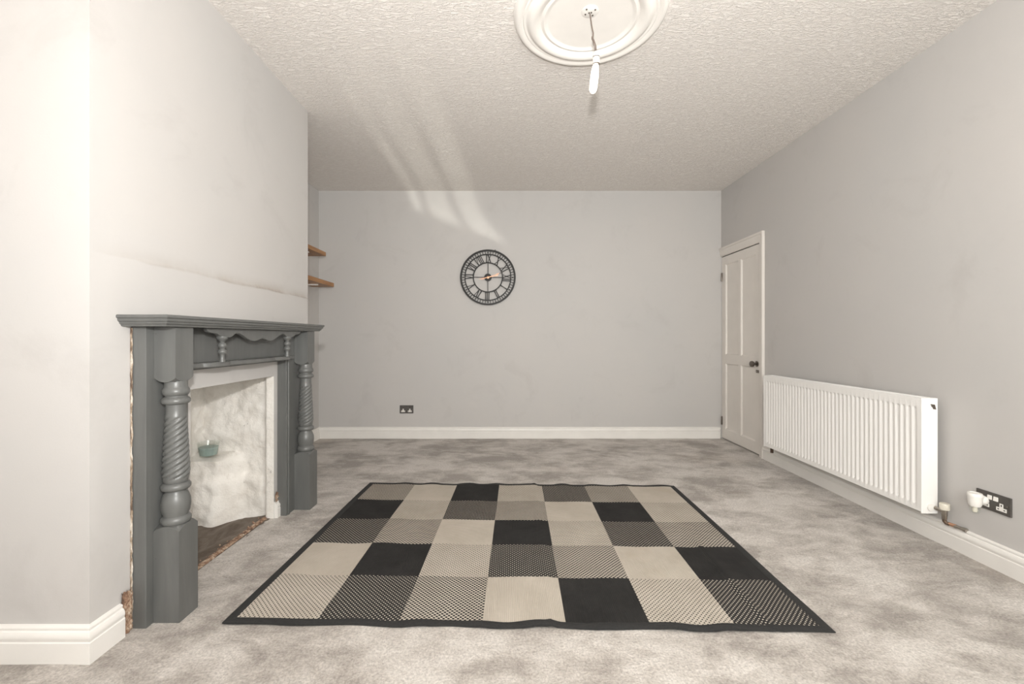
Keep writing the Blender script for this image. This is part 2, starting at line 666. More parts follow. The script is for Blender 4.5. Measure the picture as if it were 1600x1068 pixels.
def cface(i, j):
    y, z = cy[i], cz[j]
    e = min(1.0, min(y - CY0, CY1 - y) / .03)
    return (XC + (ridge(y, z) if not (RY0 - .01 < y < RY1 + .01 and z < RZ + .01) else 0) * max(0, e), y, z)


b.grid(len(cy) - 1, len(cz) - 1, cface, lambda i, j: not (RY0 - 1e-4 <= cy[i] < RY1 - 1e-4 and cz[j] < RZ - 1e-4))
b.quad((XL, CY0, -.02), (XC, CY0, -.02), (XC, CY0, H), (XL, CY0, H))
b.quad((XL, CY1, -.02), (XC, CY1, -.02), (XC, CY1, H), (XL, CY1, H))
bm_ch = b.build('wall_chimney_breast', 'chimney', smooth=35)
struct(bm_ch, 'pale grey chimney breast with a faint ridge above the mantel', 'wall')

# fireplace recess: whitewashed rough masonry
RXB = -1.885
b = MB()
LIP = 0.06


def far_wall(i, j):
    u, v = i / 56, j / 64
    x = XC + (RXB - .05 - XC) * u
    z = -0.03 + (RZ + .04 + .03) * v
    y = RY1 + 0.062 * smooth01(LIP - .012, LIP + .02, XC - x)
    k = smooth01(LIP, LIP + .04, XC - x)
    y += k * (0.024 * nz(x, 1, z, 5) + 0.013 * nz(x, 4, z, 13) + 0.006 * nz(x, 7, z, 30))
    ledge = smooth01(-1.60, -1.72, x)
    zt = 0.386 - 0.03 * smooth01(-1.70, -1.62, x)
    y -= ledge * 0.135 * (1 - smooth01(zt - .022, zt + .006, z))
    y -= k * 0.028 * (1 - smooth01(.225, .262, z + 0.03 * nz(x, 0, 0, 6)))
    return (x, y, z)


b.grid(56, 64, far_wall)


def back_wall(i, j):
    u, v = i / 50, j / 64
    y = RY0 - .02 + (RY1 + .10 - RY0) * u
    z = -0.03 + (RZ + .04 + .03) * v
    x = RXB + 0.024 * nz(2, y, z, 5) + 0.013 * nz(3, y, z, 13) + 0.006 * nz(7, y, z, 30)
    x += 0.03 * (1 - smooth01(.3, .34, z))
    return (x, y, z)


b.grid(50, 64, back_wall)
b.grid(24, 30, lambda i, j: (XC + (RXB - .05 - XC) * i / 24, RY0 + (0.012 * nz(i * .2, 9, j * .2) if i else 0), -0.03 + (RZ + .04) * j / 30))
b.grid(24, 24, lambda i, j: (XC + (RXB - .05 - XC) * i / 24, RY0 - .02 + (RY1 + .12 - RY0) * j / 24, RZ + (0.010 * nz(i * .25, j * .25, 5) if i else 0) + 0.02 * min(1, i / 3)))
rec = b.build('fireplace_recess', 'masonry', bm_ch, smooth=60)
rec['label'] = 'whitewashed rough stone lining of the fireplace opening'
b = MB()
b.grid(40, 50, lambda i, j: (RXB - .04 + (XC - .02 - RXB + .04) * i / 40, RY0 - .02 + (RY1 - RY0 + .12) * j / 50,
                             -0.004 + 0.008 * nz(i * .12, j * .12, 1) + 0.003 * nz(i * .5, j * .5, 2)))
he = b.build('hearth', 'hearth', bm_ch, smooth=60)
he['label'] = 'dark dirty brown hearth floor'
# ragged carpet gripper and crumbs along the hearth edge
random.seed(4)
b = MB()
n = 90
b.grid(n, 6, lambda i, j: (XC - .055 + .008 * nz(i * .35, 3, 0) + (j / 6 - .5) * (.036 + .012 * nz(i * .4, 7, 0)),
                           RY0 + (RY1 - RY0) * i / n,
                           0.002 + .012 * math.sin(math.pi * j / 6) * (.55 + .6 * nz(i * .55, j * .9, 2))))
gr = b.build('hearth_edge', 'rubble', bm_ch, smooth=60)
gr['label'] = 'crumbling brown edge between hearth and carpet'
b = MB()
for k in range(70):
    y = RY0 + .02 + random.random() * (RY1 - RY0 - .03)
    x = XC - .03 - abs(random.gauss(0, .03))
    s = random.uniform(.002, .006)
    b.lathe([(0, -s), (s, 0), (s * .6, s * .7), (0, s * .9)], (x, y, .008), n=5, caps=False)
cr = b.build('crumbs', 'rubble', bm_ch)
cr['kind'] = 'stuff'

# baseboards --------------------------------------------------------
PROF = [(0, 0), (.021, 0), (.021, .070), (.0185, .073), (.0185, .078), (.020, .081), (.0205, .088), (.019, .096), (.0155, .103),
        (.011, .106), (.011, .110), (.0125, .114), (.011, .118), (.006, .121), (0, .122)]


def skirting(name, p0, p1, nrm, m0=0, m1=0, label=None, parent=None, hs=1.0, mat='white'):
    p0, p1, nrm = Vector(p0), Vector(p1), Vector(nrm)
    t = (p1 - p0).normalized()
    b = MB()
    r = []
    for p, m in ((p0, m0), (p1, -m1)):
        r.append([p + nrm * o + t * (m * o) + Vector((0, 0, z * hs - (0.01 if z == 0 else 0))) for o, z in PROF])
    b.rings(r)
    o = b.build(name, mat, parent, smooth=28)
    if parent is None:
        struct(o, label, 'baseboard')
    return o


skirting('baseboard_back', (XL, YB, 0), (XR, YB, 0), (0, -1, 0), 1, 1, 'white moulded skirting board along the far wall')
skirting('baseboard_right', (XR, YW, 0), (XR, 4.083 * K, 0), (-1, 0, 0), 1, 0, 'white moulded skirting board under the radiator')
skirting('baseboard_left', (XL, CY1, 0), (XL, YB, 0), (1, 0, 0), 1, 1, 'short white skirting board in the far alcove')
skirting('baseboard_near_alcove', (XL, YW, 0), (XL, CY0, 0), (1, 0, 0), 1, 1, 'white skirting board in the near alcove')
skirting('baseboard_chimney_return', (XL, CY0, 0), (XC, CY0, 0), (0, -1, 0), 1, -1, 'white skirting board on the near side of the chimney breast')
skirting('baseboard_chimney_front', (XC, CY0, 0), (XC, 1.652 * K, 0), (1, 0, 0), -1, 0, 'short white skirting board left of the fireplace')
skirting('baseboard_chimney_far', (XC, CY1, 0), (XL, CY1, 0), (0, 1, 0), -1, 1, 'white skirting board on the far side of the chimney breast')
skirting('skirting_stub', (XC, RY1 + .004, 0), (XC, 2.80 * K, 0), (1, 0, 0), 0, 0, None, bm_ch, .78)
# broken plaster where the skirting stops short of the fireplace
b = MB()
b.grid(14, 30, lambda i, j: (XC + .004 + .012 * (0.6 + nz(i * .5, j * .45, 8)) * math.sin(math.pi * min(max(i / 14, .08), .92)),
                             1.652 * K + .002 + (1.705 - 1.652) * K * i / 14,
                             -.005 + (.165 + .03 * nz(i * .4, 0, 1)) * j / 30))
bp = b.build('broken_plaster', 'rubble', bm_ch, smooth=50)
bp['label'] = 'patch of exposed brown plaster beside the fireplace'
b = MB()
b.grid(8, 10, lambda i, j: (XC + .003 + .008 * (0.5 + nz(i * .5, j * .5, 3)), RY1 + .004 + .10 * i / 8, .088 + (.055 + .025 * nz(i * .6, 0, 0)) * j / 10 + .03 * i / 8 * j / 10))
bp2 = b.build('broken_plaster', 'rubble', bm_ch, smooth=50)
bp2['label'] = 'brown plaster stain above the skirting stub'

# ------------------------------------------------------------------ door
dr = thing('door_1', 'cream white four panel door in a white frame', 'door', (XR + .02, (DY0 + DY1) / 2, 0))
dr['kind'] = 'structure'
LY0, LY1, LZ0, LZ1 = DY0 + .004, DY1 - .004, .012, DZ - .006
LX0, LX1 = XR + .004, XR + .044
py = [(LY0 + .072, LY0 + .072 + .258), (LY1 - .072 - .258, LY1 - .072)]
pz = [(.115, .815), (.905, 1.865)]
b = MB()
b.box(LX0, LX1, LY0, py[0][0], LZ0, LZ1)
b.box(LX0, LX1, py[1][1], LY1, LZ0, LZ1)
b.box(LX0, LX1, py[0][1], py[1][0], LZ0, LZ1)
for y0, y1 in py:
    b.box(LX0, LX1, y0, y1, LZ0, pz[0][0])
    b.box(LX0, LX1, y0, y1, pz[0][1], pz[1][0])
    b.box(LX0, LX1, y0, y1, pz[1][1], LZ1)
leaf = b.build('door_leaf', 'door', dr)
for y0, y1 in py:
    for z0, z1 in pz:
        r = lambda i, x: [(x, y0 + i, z0 + i), (x, y1 - i, z0 + i), (x, y1 - i, z1 - i), (x, y0 + i, z1 - i)]
        MB().rings([r(0, LX0 + .001), r(.006, LX0 + .004), r(.012, LX0 + .013), r(.016, LX0 + .014), r(.016, LX1)], False, True) \
            .quad(*r(.016, LX0 + .014)).build('panel', 'door', leaf)
# architrave
b = MB()
AY0, AZ1 = 4.083 * K, 2.046


def arch_ring(y0, z1, x):
    return [(x, y0, -.005), (x, y0, z1), (x, YB - .002, z1)]


steps = [(AY0, AZ1, XR - .001), (AY0, AZ1, XR - .026), (AY0 + .018, AZ1 - .018, XR - .026), (AY0 + .024, AZ1 - .024, XR - .018),
         (AY0 + .060, AZ1 - .060, XR - .016), (DY0 - .006, DZ + .008, XR - .010), (DY0 - .006, DZ + .008, XR + .02)]
b.rings([arch_ring(*s) for s in steps], False, False, closed=False)
b.quad(*[(s[2], s[0], -.005) for s in steps])
b.quad(*[(s[2], YB - .002, s[1]) for s in steps])
b.build('door_frame', 'door', dr, smooth=20)
MB().box(XR - .004, XR + .05, DY0 - .006, DY0, 0, DZ).box(XR - .004, XR + .05, DY0, DY1, DZ, DZ + .008).build('door_lining', 'door', dr)
# hinges
for z in (1.735, .195):
    hg = MB().lathe([(.007, -.045), (.008, -.04), (.008, .04), (.007, .045)], (LX0 - .006, DY1 - .012, z), n=10).build('hinge', 'knob', leaf, smooth=40)
# knob, rose and latch
ky, kz = DY0 + .052, .842
kn = MB().lathe([(.0, .0), (.027, .0), (.028, .004), (.024, .007), (.011, .010), (.010, .026), (.016, .030), (.026, .036), (.029, .046),
                 (.027, .056), (.018, .063), (.0, .065)], (LX0, ky, kz), '-x', 24, caps=False).build('door_knob', 'knob', leaf, smooth=40)
b = MB().box(LX0 - .008, LX0, DY0 + .008, DY0 + .058, kz - .082, kz - .055)
lk = b.build('latch', 'knob', leaf, bevel=.002)
MB().lathe([(.006, 0), (.006, .006), (.004, .007)], (LX0 - .008, DY0 + .035, kz - .068), '-x', 12).build('latch_screw', 'chrome', lk)

# ------------------------------------------------------------------ fireplace surround
FZ = 1.170
fp = thing('fireplace_surround', 'grey painted wooden fireplace surround with twisted columns and mantel shelf', 'fireplace',
           (XC + .06, 2.357 * K, 0))
MX = -1.227
MY0, MY1 = 1.636 * K, 3.03 * K
lv = [(.003, FZ), (0, FZ - .003), (0, FZ - .010), (.004, FZ - .0135), (.006, FZ - .0145), (.006, FZ - .021), (.009, FZ - .025), (.013, FZ - .027),
      (.013, FZ - .031), (.020, FZ - .037), (.022, FZ - .042)]
b = MB()
b.rings([[(XC, MY0 + i, z), (MX - i, MY0 + i, z), (MX - i, MY1 - i, z), (XC, MY1 - i, z)] for i, z in lv])
b.build('mantel_shelf', 'grey_paint', fp, smooth=25)
MZ = FZ - .042
BX = -1.356
PX = -1.272
nb0, nb1 = 1.70 * K, 1.925 * K
fb0, fb1 = 2.775 * K, 3.005 * K
p_near, p_far = (1.737 * K, 1.835 * K), (2.876 * K, 2.978 * K)
for (y0, y1), inner in (((nb0, nb1), 1), ((fb0, fb1), -1)):
    bo = MB().box(XC + .002, BX, y0, y1, -.005, MZ).build('side_board', 'grey_paint', fp, bevel=.002)
    e = y1 if inner == 1 else y0
    a, c = (e - .030, e - .012) if inner == 1 else (e + .012, e + .030)
    MB().box(BX - .002, BX + .008, a, c, 0, MZ - .002).build('bead', 'grey_paint', bo, bevel=.004)
R2 = random.Random(2)


def block(y0, y1, x0, x1, z0, z1, scoop_top, scoop_bottom):
    """square block whose turned end is scooped between the corners"""
    b = MB()
    n = 8
    c = ((x0 + x1) / 2, (y0 + y1) / 2)
    per = []
    cs = [(x0, y0), (x1, y0), (x1, y1), (x0, y1)]
    for k in range(4):
        a, d = cs[k], cs[(k + 1) % 4]
        for i in range(n):
            t = i / n
            per.append((a[0] + (d[0] - a[0]) * t, a[1] + (d[1] - a[1]) * t, 1 - (2 * abs(t - .5)) ** 2))
    hw = (y1 - y0) / 2
    rb = [(x, y, z0 - (0.0 if not scoop_bottom else 0.018 * s - .018)) for x, y, s in per]
    rt = [(x, y, z1 + (0.0 if not scoop_top else 0.018 * s - .018)) for x, y, s in per]
    rings = []
    if scoop_bottom:
        rings.append([(c[0] + (x - c[0]) * .70, c[1] + (y - c[1]) * .70, z0) for x, y, s in per])
    rings += [rb, rt]
    if scoop_top:
        rings.append([(c[0] + (x - c[0]) * .70, c[1] + (y - c[1]) * .70, z1) for x, y, s in per])
    b.rings(rings)
    return b


def column(cx, cyy, z0, z1):
    """turned column: rings, plain neck, barley-twist shaft, vase and foot ring (heights as fractions)"""
    hgt = z1 - z0
    pr = [(.000, .040), (.004, .046), (.020, .050), (.040, .050), (.052, .045), (.058, .041), (.064, .041), (.085, .046), (.13, .049), (.17, .0475),
          (.205, .041), (.225, .034), (.235, .034), (.240, .045), (.252, .049), (.270, .049), (.282, .044), (.288, .037), (.296, .040)]
    tw = [(.31 + (.755 - .31) * i / 70) for i in range(71)]
    pr2 = []
    for t in tw:
        s = (t - .31) / (.755 - .31)
        r = .0475 - .0115 * s ** 1.1
        r -= .006 * (1 - smooth01(0, .10, s))
        pr2.append((t, r))
    pr3 = [(.765, .034), (.80, .033), (.835, .0335), (.842, .044), (.852, .0475), (.868, .0475), (.880, .043), (.888, .036), (.896, .036), (.904, .042),
           (.918, .0455), (.935, .0455), (.95, .041), (.957, .038), (1.0, .038)]
    n = 96
    rings = []
    for t, r in pr + pr2 + pr3:
        z = z0 + hgt * t
        s = (t - .31) / (.755 - .31)
        amp = 0
        if 0 <= s <= 1:
            amp = .16 * smooth01(0, .07, s) * smooth01(1, .95, s)
        ring = []
        for k in range(n):
            th = 2 * math.pi * k / n
            ph = 6 * (th - 2 * math.pi * (z - z0) / .135 * TWIST) / 2
            rr = r * (1 - amp * (1 - abs(math.sin(ph)) ** .8))
            ring.append((cx + rr * math.cos(th), cyy + rr * math.sin(th), z))
        rings.append(ring)
    return MB().rings(rings)


TWIST = 1
for (y0, y1) in (p_near, p_far):
    cyy = (y0 + y1) / 2
    block(y0 - .003, y1 + .003, BX + .001, PX + .016, -.005, .365, True, False).build('base_block', 'grey_paint', fp, smooth=30)
    block(y0, y1, BX + .001, PX, .915, MZ - .001, False, True).build('top_block', 'grey_paint', fp, smooth=30)
    column((BX + PX) / 2 + .008, cyy, .362, .918).build('turned_column', 'grey_paint', fp, smooth=50)
# frieze panel between the boards
MB().box(XC + .006, BX - .012, nb1 + .001, fb0 - .001, .945, MZ - .001).build('frieze_panel', 'grey_paint', fp)
# serpentine display shelf
yc = 2.357 * K
hw = (fb0 - nb1) / 2 + .05


def serp(y):
    a = abs(y - yc) / K
    if a < .205:
        return .040 + .020 * math.cos(a / .205 * math.pi / 2)
    c = (a - .295) / .09
    return .030 + .030 * math.sqrt(max(0, 1 - min(1, c * c))) if c < 1 else .030 - .0 * c


front = []
for i in range(97):
    y = yc - hw + 2 * hw * i / 96
    front.append((BX - .02 + .02 + serp(y) + .002, y))
front = [p for p in front if nb1 - .03 < p[1] < fb0 + .03]
poly = [(BX - .013, front[0][1])] + front + [(BX - .013, front[-1][1])]
MB().prism(poly, lambda x, y: (x, y, .955), lambda x, y: (x, y, .977)).build('display_shelf', 'grey_paint', fp, smooth=30, bevel=.004)
# scalloped valance
half = [(0, 1.086), (.02, 1.083), (.045, 1.076), (.075, 1.072), (.105, 1.075), (.14, 1.086), (.175, 1.101), (.205, 1.110), (.225, 1.111), (.242, 1.105),
        (.258, 1.096), (.28, 1.090), (.305, 1.091), (.335, 1.095), (.355, 1.101), (.37, 1.108), (.40, 1.110), (.425, 1.115), (.44, 1.128)]
low = [(-a, z) for a, z in half[::-1]] + half[1:]
vy = 2.372
poly = [((vy + a) * K, z - .004) for a, z in low]
poly = poly + [(poly[-1][0], MZ), (poly[0][0], MZ)]
VX = -1.283
MB().prism(poly, lambda y, z: (VX - .018, y, z), lambda y, z: (VX, y, z)).build('valance', 'grey_paint', fp, smooth=30, bevel=.003)
for y in (2.056 * K, 2.658 * K):
    pr = [(.012, 0), (.0125, .004), (.010, .010), (.0095, .030), (.011, .036), (.017, .041), (.0185, .047), (.017, .053), (.011, .058), (.010, .061),
          (.015, .066), (.0185, .073), (.0175, .081), (.012, .087), (.0095, .091), (.012, .096), (.020, .103), (.023, .109), (.023, .116)]
    MB().lathe([(r, h) for r, h in pr], (VX - .012, y, .976), n=24).build('baluster', 'grey_paint', fp, smooth=50)
# torn filler strip along the back edge of the near board
b = MB()
b.grid(6, 160, lambda i, j: (XC + .001 + (.009 + .004 * nz(0, j * .11, 2) + .003 * nz(4, j * .5, 2)) * i / 6,
                             nb0 - .003 + .002 * nz(i * .5, j * .3, 6) - .002 * math.sin(math.pi * i / 6),
                             .0 + (MZ - .004) * j / 160))
fs = b.build('filler_strip', 'flaky', fp, smooth=60)
fs['label'] = 'flaking cream and brown filler along the wall edge'

# candle glass in the recess
jx, jy, jz = -1.775, RY1 - .045, .387
cj = thing('candle_jar', 'small glass candle jar with sea green wax on the fireplace ledge', 'candle', (jx, jy, jz))
MB().lathe([(.0, .0), (.043, .0), (.046, .004), (.057, .082), (.054, .082), (.044, .008), (.0, .006)], (jx, jy, jz), n=32, caps=False).build('glass', 'jar_glass', cj, smooth=50)
MB().lathe([(.0, .0075), (.0425, .0085), (.0505, .054), (.046, .056), (.0, .053)], (jx, jy, jz), n=32, caps=False).build('wax', 'wax', cj, smooth=50)

# ------------------------------------------------------------------ radiator
RX0, RX1 = 2.173, 2.267
RYN, RYF = 2.395 * K, 3.882 * K
Z0, Z1 = .160, .767
ra = thing('radiator', 'white ribbed panel radiator on the right wall', 'radiator', ((RX0 + RX1) / 2, (RYN + RYF) / 2, Z0))
b = MB()
NR = 40
ry0, ry1 = RYN + .030, RYF - .030
pit = (ry1 - ry0) / NR
pts = [(RYN + .006, 0.0), (ry0 - .004, 0.0)]
for k in range(NR):
    y = ry0 + pit * k
    pts += [(y + pit * .08, 0.001), (y + pit * .26, .009), (y + pit * .38, .010), (y + pit * .50, .009), (y + pit * .68, 0.001), (y + pit * .88, 0.0)]
pts += [(ry1, 0.0), (RYF - .006, 0.0)]
zs = [(Z0 + .008, 0), (Z0 + .040, 0), (Z0 + .052, 1), (Z1 - .060, 1), (Z1 - .048, 0), (Z1 - .012, 0)]
b.grid(len(pts) - 1, len(zs) - 1, lambda i, j: (RX0 + .002 + pts[i][1] * zs[j][1], pts[i][0], zs[j][0]))
yl, yh = RYN + .006, RYF - .006
b.quad((RX0 + .002, yl, Z1 - .012), (RX0 + .002, yh, Z1 - .012), (RX0 + .03, yh, Z1 - .012), (RX0 + .03, yl, Z1 - .012))
b.quad((RX0 + .002, yl, Z0 + .008), (RX0 + .002, yh, Z0 + .008), (RX0 + .03, yh, Z0 + .008), (RX0 + .03, yl, Z0 + .008))
b.build('front_panel', 'radiator', ra, smooth=35)
MB().box(RX0 + .055, RX0 + .075, RYN + .008, RYF - .008, Z0 + .01, Z1 - .02).build('back_panel', 'radiator', ra)
for y0 in (RYN, RYF - .006):
    MB().box(RX0, RX1 - .008, y0, y0 + .006, Z0, Z1).build('side_panel', 'radiator', ra, bevel=.003)
b = MB()
b.box(RX0 + .001, RX0 + .014, RYN + .006, RYF - .006, Z1 - .013, Z1)
b.box(RX1 - .022, RX1 - .010, RYN + .006, RYF - .006, Z1 - .013, Z1)
k = RYN + .03
while k < RYF - .02:
    b.box(RX0 + .014, RX1 - .022, k, k + .006, Z1 - .010, Z1 - .001)
    k += .022
b.build('top_grille', 'radiator', ra)
for y in (RYN + .25, RYF - .25):
    MB().box(RX1 - .030, XR + .0, y - .015, y + .015, Z0 + .05, Z1 - .06).build('bracket', 'radiator', ra)
vb = MB().box(RX0 + .052, RX0 + .076, RYN - .004, RYN + .002, Z1 - .060, Z1 - .018).build('vent_recess', 'radiator', ra, bevel=.002)
MB().rings([[(RX0 + .046, RYN - .006, Z1 - .030), (RX0 + .064, RYN - .006, Z1 - .032), (RX0 + .071, RYN - .006, Z1 - .058), (RX0 + .056, RYN - .006, Z1 - .056)],
            [(RX0 + .046, RYN, Z1 - .030), (RX0 + .064, RYN, Z1 - .032), (RX0 + .071, RYN, Z1 - .058), (RX0 + .056, RYN, Z1 - .056)]]).build('air_vent', 'knob', vb)
# valve at the near bottom corner
vxx, vy_, vz = RX0 + .072, RYN - .024, Z0 + .035
MB().lathe([(.0, .0), (.018, .0), (.019, .004), (.019, .010), (.0, .012)], (RX0 + .045, RYN + .001, Z0 + .035), '-y', 20, caps=False).build('end_plug', 'plastic', ra, smooth=40)
va = MB().tube([(RX0 + .060, RYN, vz), (RX0 + .064, RYN - .016, vz), (vxx + .008, vy_ - .012, vz - .004)], [.010, .010, .012], 14).build('valve_tail', 'chrome', ra, smooth=50)
vbod = MB().lathe([(.0, -.050), (.009, -.050), (.011, -.046), (.011, -.030), (.013, -.026), (.013, .004), (.0, .006)], (vxx + .012, vy_ - .012, vz), n=16, caps=False).build('valve_body', 'chrome', ra, smooth=40)
b = MB()
b.lathe([(.0, .0), (.0195, .0), (.021, .003), (.021, .028), (.019, .032), (.0, .033)], (vxx + .012, vy_ - .012, vz + .002), n=20, caps=False)
b.build('valve_cap', 'cream_plastic', ra, smooth=40)
px_, py_ = vxx + .012, vy_ - .012
pp = MB().tube([(px_, py_, vz - .046), (px_, py_, vz - .058), (px_ + .003, py_ - .006, vz - .066), (px_ + .010, py_ - .016, vz - .068)], .0095, 12).build('pipe_elbow', 'solder', ra, smooth=60)
MB().tube([(px_ + .008, py_ - .014, vz - .066), (px_ + .020, py_ - .040, vz - .068)], .0085, 12).build('copper_pipe', 'copper', ra, smooth=60)
MB().tube([(px_ + .018, py_ - .034, vz - .070), (px_ + .020, py_ - .040, vz - .070), (px_ + .021, py_ - .042, vz - .070), (px_ + .0255, py_ - .066, vz - .071),
           (px_ + .0265, py_ - .068, vz - .071), (px_ + .029, py_ - .082, vz - .072)], [.0105, .0105, .0085, .0085, .0105, .0105], 12).build('stop_end', 'chrome', ra, smooth=40)
MB().lathe([(.0, -.050), (.012, -.050), (.012, .006), (.0, .008)], (RX0 + .050, RYF - .035, Z0 + .004), n=14, caps=False).build('lockshield_valve', 'solder', ra, smooth=40)

# ------------------------------------------------------------------ sockets


def socket(name, label, origin, ux, nrm, w=.147, h=.087):
    """origin: plate centre on the wall; ux: direction to the viewer's right; nrm: away from the wall"""
    o, ux, nrm = Vector(origin), Vector(ux), Vector(nrm)
    up = Vector((0, 0, 1))
    P = lambda u, v, d: o + ux * u + up * v + nrm * d

    def slab(u0, u1, v0, v1, d0, d1):
        b = MB()
        b.rings([[P(u0, v0, d0), P(u1, v0, d0), P(u1, v1, d0), P(u0, v1, d0)], [P(u0, v0, d1), P(u1, v0, d1), P(u1, v1, d1), P(u0, v1, d1)]])
        return b
    t = thing(name, label, 'socket', tuple(o), 'double wall sockets')
    slab(-w / 2, w / 2, -h / 2, h / 2, 0, .008).build('face_plate', 'slate', t, bevel=.0018)
    for s in (-1, 1):
        c = s * .036
        b = slab(c + -.0155, c + .0155, -.027, -.013, .007, .0092)
        b2 = slab(c - .007, c + .007, -.013, .004, .007, .0092)
        bb = MB()
        poly = [(-.021, -.029), (.021, -.029), (.021, -.0125), (.0075, -.0125), (.0075, .006), (-.0075, .006), (-.0075, -.0125), (-.021, -.0125)]
        bb.rings([[P(c + u, v, .007) for u, v in poly], [P(c + u, v, .0092) for u, v in poly]])
        ins = bb.build('outlet_insert', 'plastic', t)
        for (u, v, a, d) in ((0, -.003, .0022, .0045), (-.0125, -.021, .0035, .0022), (.0125, -.021, .0035, .0022)):
            slab(c + u - a, c + u + a, v - d, v + d, .0085, .0096).build('pin_hole', 'dark', ins)
        sw = c - s * .012 + (0.0)
        b = MB()
        u0, u1, v0, v1 = s * .013 - .0095, s * .013 + .0095, .010, .030
        b.rings([[P(u0, v0, .007), P(u1, v0, .007), P(u1, v1, .007), P(u0, v1, .007)], [P(u0, v0, .0125), P(u1, v0, .0125), P(u1, v1, .0095), P(u0, v1, .0095)]])
        b.build('rocker_switch', 'slate' if nrm.y < -.5 else 'plastic', t, bevel=.001)
        MB().lathe([(.0, 0), (.003, 0), (.003, .0012), (0, .0016)], tuple(P(s * .060, 0, .0078)), '-y' if nrm.y < -.5 else '-x', 10, caps=False).build('screw', 'chrome', t)
    return t


SX = -1.104
socket('wall_socket', 'small dark double wall socket on the far wall under the clock side', (SX, YB, .312), (1, 0, 0), (0, -1, 0))
s2y = (2.232 + 2.072) / 2 * K
socket('wall_socket', 'dark double wall socket beside the radiator with an air freshener plugged in', (XR, s2y, .308), (0, -1, 0), (-1, 0, 0))
bpy.data.objects['wall_socket']['label'] = 'small dark double wall socket low on the far wall'

# plug-in air freshener standing off the left outlet of the right-wall socket
ax, ay, az = XR - .060, s2y + .030, .308
af = thing('air_freshener', 'white plug in air freshener in the socket beside the radiator', 'air freshener', (ax, ay, az - .03))
MB().lathe([(.0, .0), (.020, .0), (.022, .004), (.021, .018), (.014, .032), (.012, .044), (.0, .046)], (XR - .009, ay + .004, az - .002), '-x', 20, caps=False).build('plug', 'plastic', af, smooth=50)
MB().lathe([(.0, -.030), (.020, -.029), (.024, -.020), (.0265, .000), (.027, .014), (.0285, .018), (.0285, .028), (.025, .034), (.018, .0355), (.0165, .033), (.0, .033)],
           (ax, ay, az), n=28, caps=False).build('body', 'plastic', af, smooth=40)
MB().lathe([(.0, -.062), (.015, -.060), (.019, -.050), (.019, -.030), (.016, -.028)], (ax, ay, az), n=20, caps=False).build('scent_bottle', 'jar_glass', af, smooth=50)
MB().lathe([(.0, -.058), (.008, -.056), (.010, -.046), (.008, -.030), (.0, -.030)], (ax, ay, az), n=16, caps=False).build('wick_holder', 'cream_plastic', af, smooth=50)

# ------------------------------------------------------------------ shelves in the far alcove
for nm, lab, x1, y1, zt, zb in (('wall_shelf', 'upper of two brown wooden alcove shelves', -1.868, 4.65 * K, 1.957, 1.917),
                                ('wall_shelf', 'lower of two brown wooden alcove shelves', -1.832, 4.77 * K, 1.657, 1.616)):
    t = thing(nm, lab, 'shelf', (XL, (3.3 * K + y1) / 2, zb), 'alcove shelves')
    MB().box(XL + .001, x1, 3.30 * K, y1, zb, zt).build('board', 'oak', t, bevel=.003)
    for y in (3.6 * K, y1 - .25):
        MB().box(XL + .001, XL + .02, y - .01, y + .01, zb - .09, zb).box(XL + .02, x1 - .06, y - .01, y + .01, zb - .012, zb).build('bracket', 'white', t)

# ------------------------------------------------------------------ clock
ccx, ccz, CR = (762.5 - 795) * .00692, CZ + 93.5 * .00692, .2995
ck = thing('wall_clock', 'round black skeleton wall clock with roman numerals and rose gold hands', 'clock', (ccx, YB, ccz))
YF = YB - .022


def ring_mesh(r0, r1, y0, y1, n=96):
    b = MB()
    rs = []
    for r, y in ((r0, y0), (r1, y0), (r1, y1), (r0, y1), (r0, y0)):
        rs.append([(ccx + r * math.cos(2 * math.pi * k / n), y, ccz + r * math.sin(2 * math.pi * k / n)) for k in range(n)])
    b.rings(rs, False, False)
    return b


ring_mesh(CR * .935, CR, YF - .004, YF + .010).build('outer_ring', 'black', ck, smooth=40)
ring_mesh(CR * .805, CR * .845, YF - .002, YF + .004).build('chapter_ring', 'black', ck, smooth=40)
ring_mesh(CR * .505, CR * .545, YF - .002, YF + .004).build('inner_ring', 'black', ck, smooth=40)


def bar2(b, p, q, w, y0, y1):
    """flat bar from p to q (clock plane coordinates: right, up), width w"""
    p, q = Vector(p), Vector(q)
    t = (q - p).normalized()
    nn = Vector((-t.y, t.x)) * (w / 2)
    poly = [p + nn, q + nn, q - nn, p - nn]
    b.rings([[(ccx + v.x, y0, ccz + v.y) for v in poly], [(ccx + v.x, y1, ccz + v.y) for v in poly]])


b = MB()
for k in range(60):
    a = 2 * math.pi * k / 60
    d = Vector((math.cos(a), math.sin(a)))
    if k % 5 == 0:
        c = d * CR * .89
        nn = Vector((-d.y, d.x))
        poly = [c + d * .012, c + nn * .008, c - d * .012, c - nn * .008]
        b.rings([[(ccx + v.x, YF, ccz + v.y) for v in poly], [(ccx + v.x, YF + .003, ccz + v.y) for v in poly]])
        bar2(b, d * CR * .84, d * CR * .94, .0025, YF, YF + .003)
    else:
        bar2(b, d * CR * .84, d * CR * .94, .0066, YF, YF + .003)
b.build('minute_marks', 'black', ck)
for k in range(4):
    a = math.pi / 2 * k - .01
    d = Vector((math.cos(a), math.sin(a)))
    b = MB()
    bar2(b, d * CR * .12, d * CR * .51, .0075, YF - .001, YF + .003)
    b.build('spoke', 'black', ck)
hub = ring_mesh(CR * .045, CR * .135, YF - .003, YF + .016, 40).build('hub', 'black', ck, smooth=40)
MB().lathe([(.0, .0), (.013, .0), (.013, .004), (.006, .005), (.006, .012), (.0, .014)], (ccx, YF + .006, ccz), '-y', 20, caps=False).build('hub_cap', 'rose_gold', hub, smooth=40)

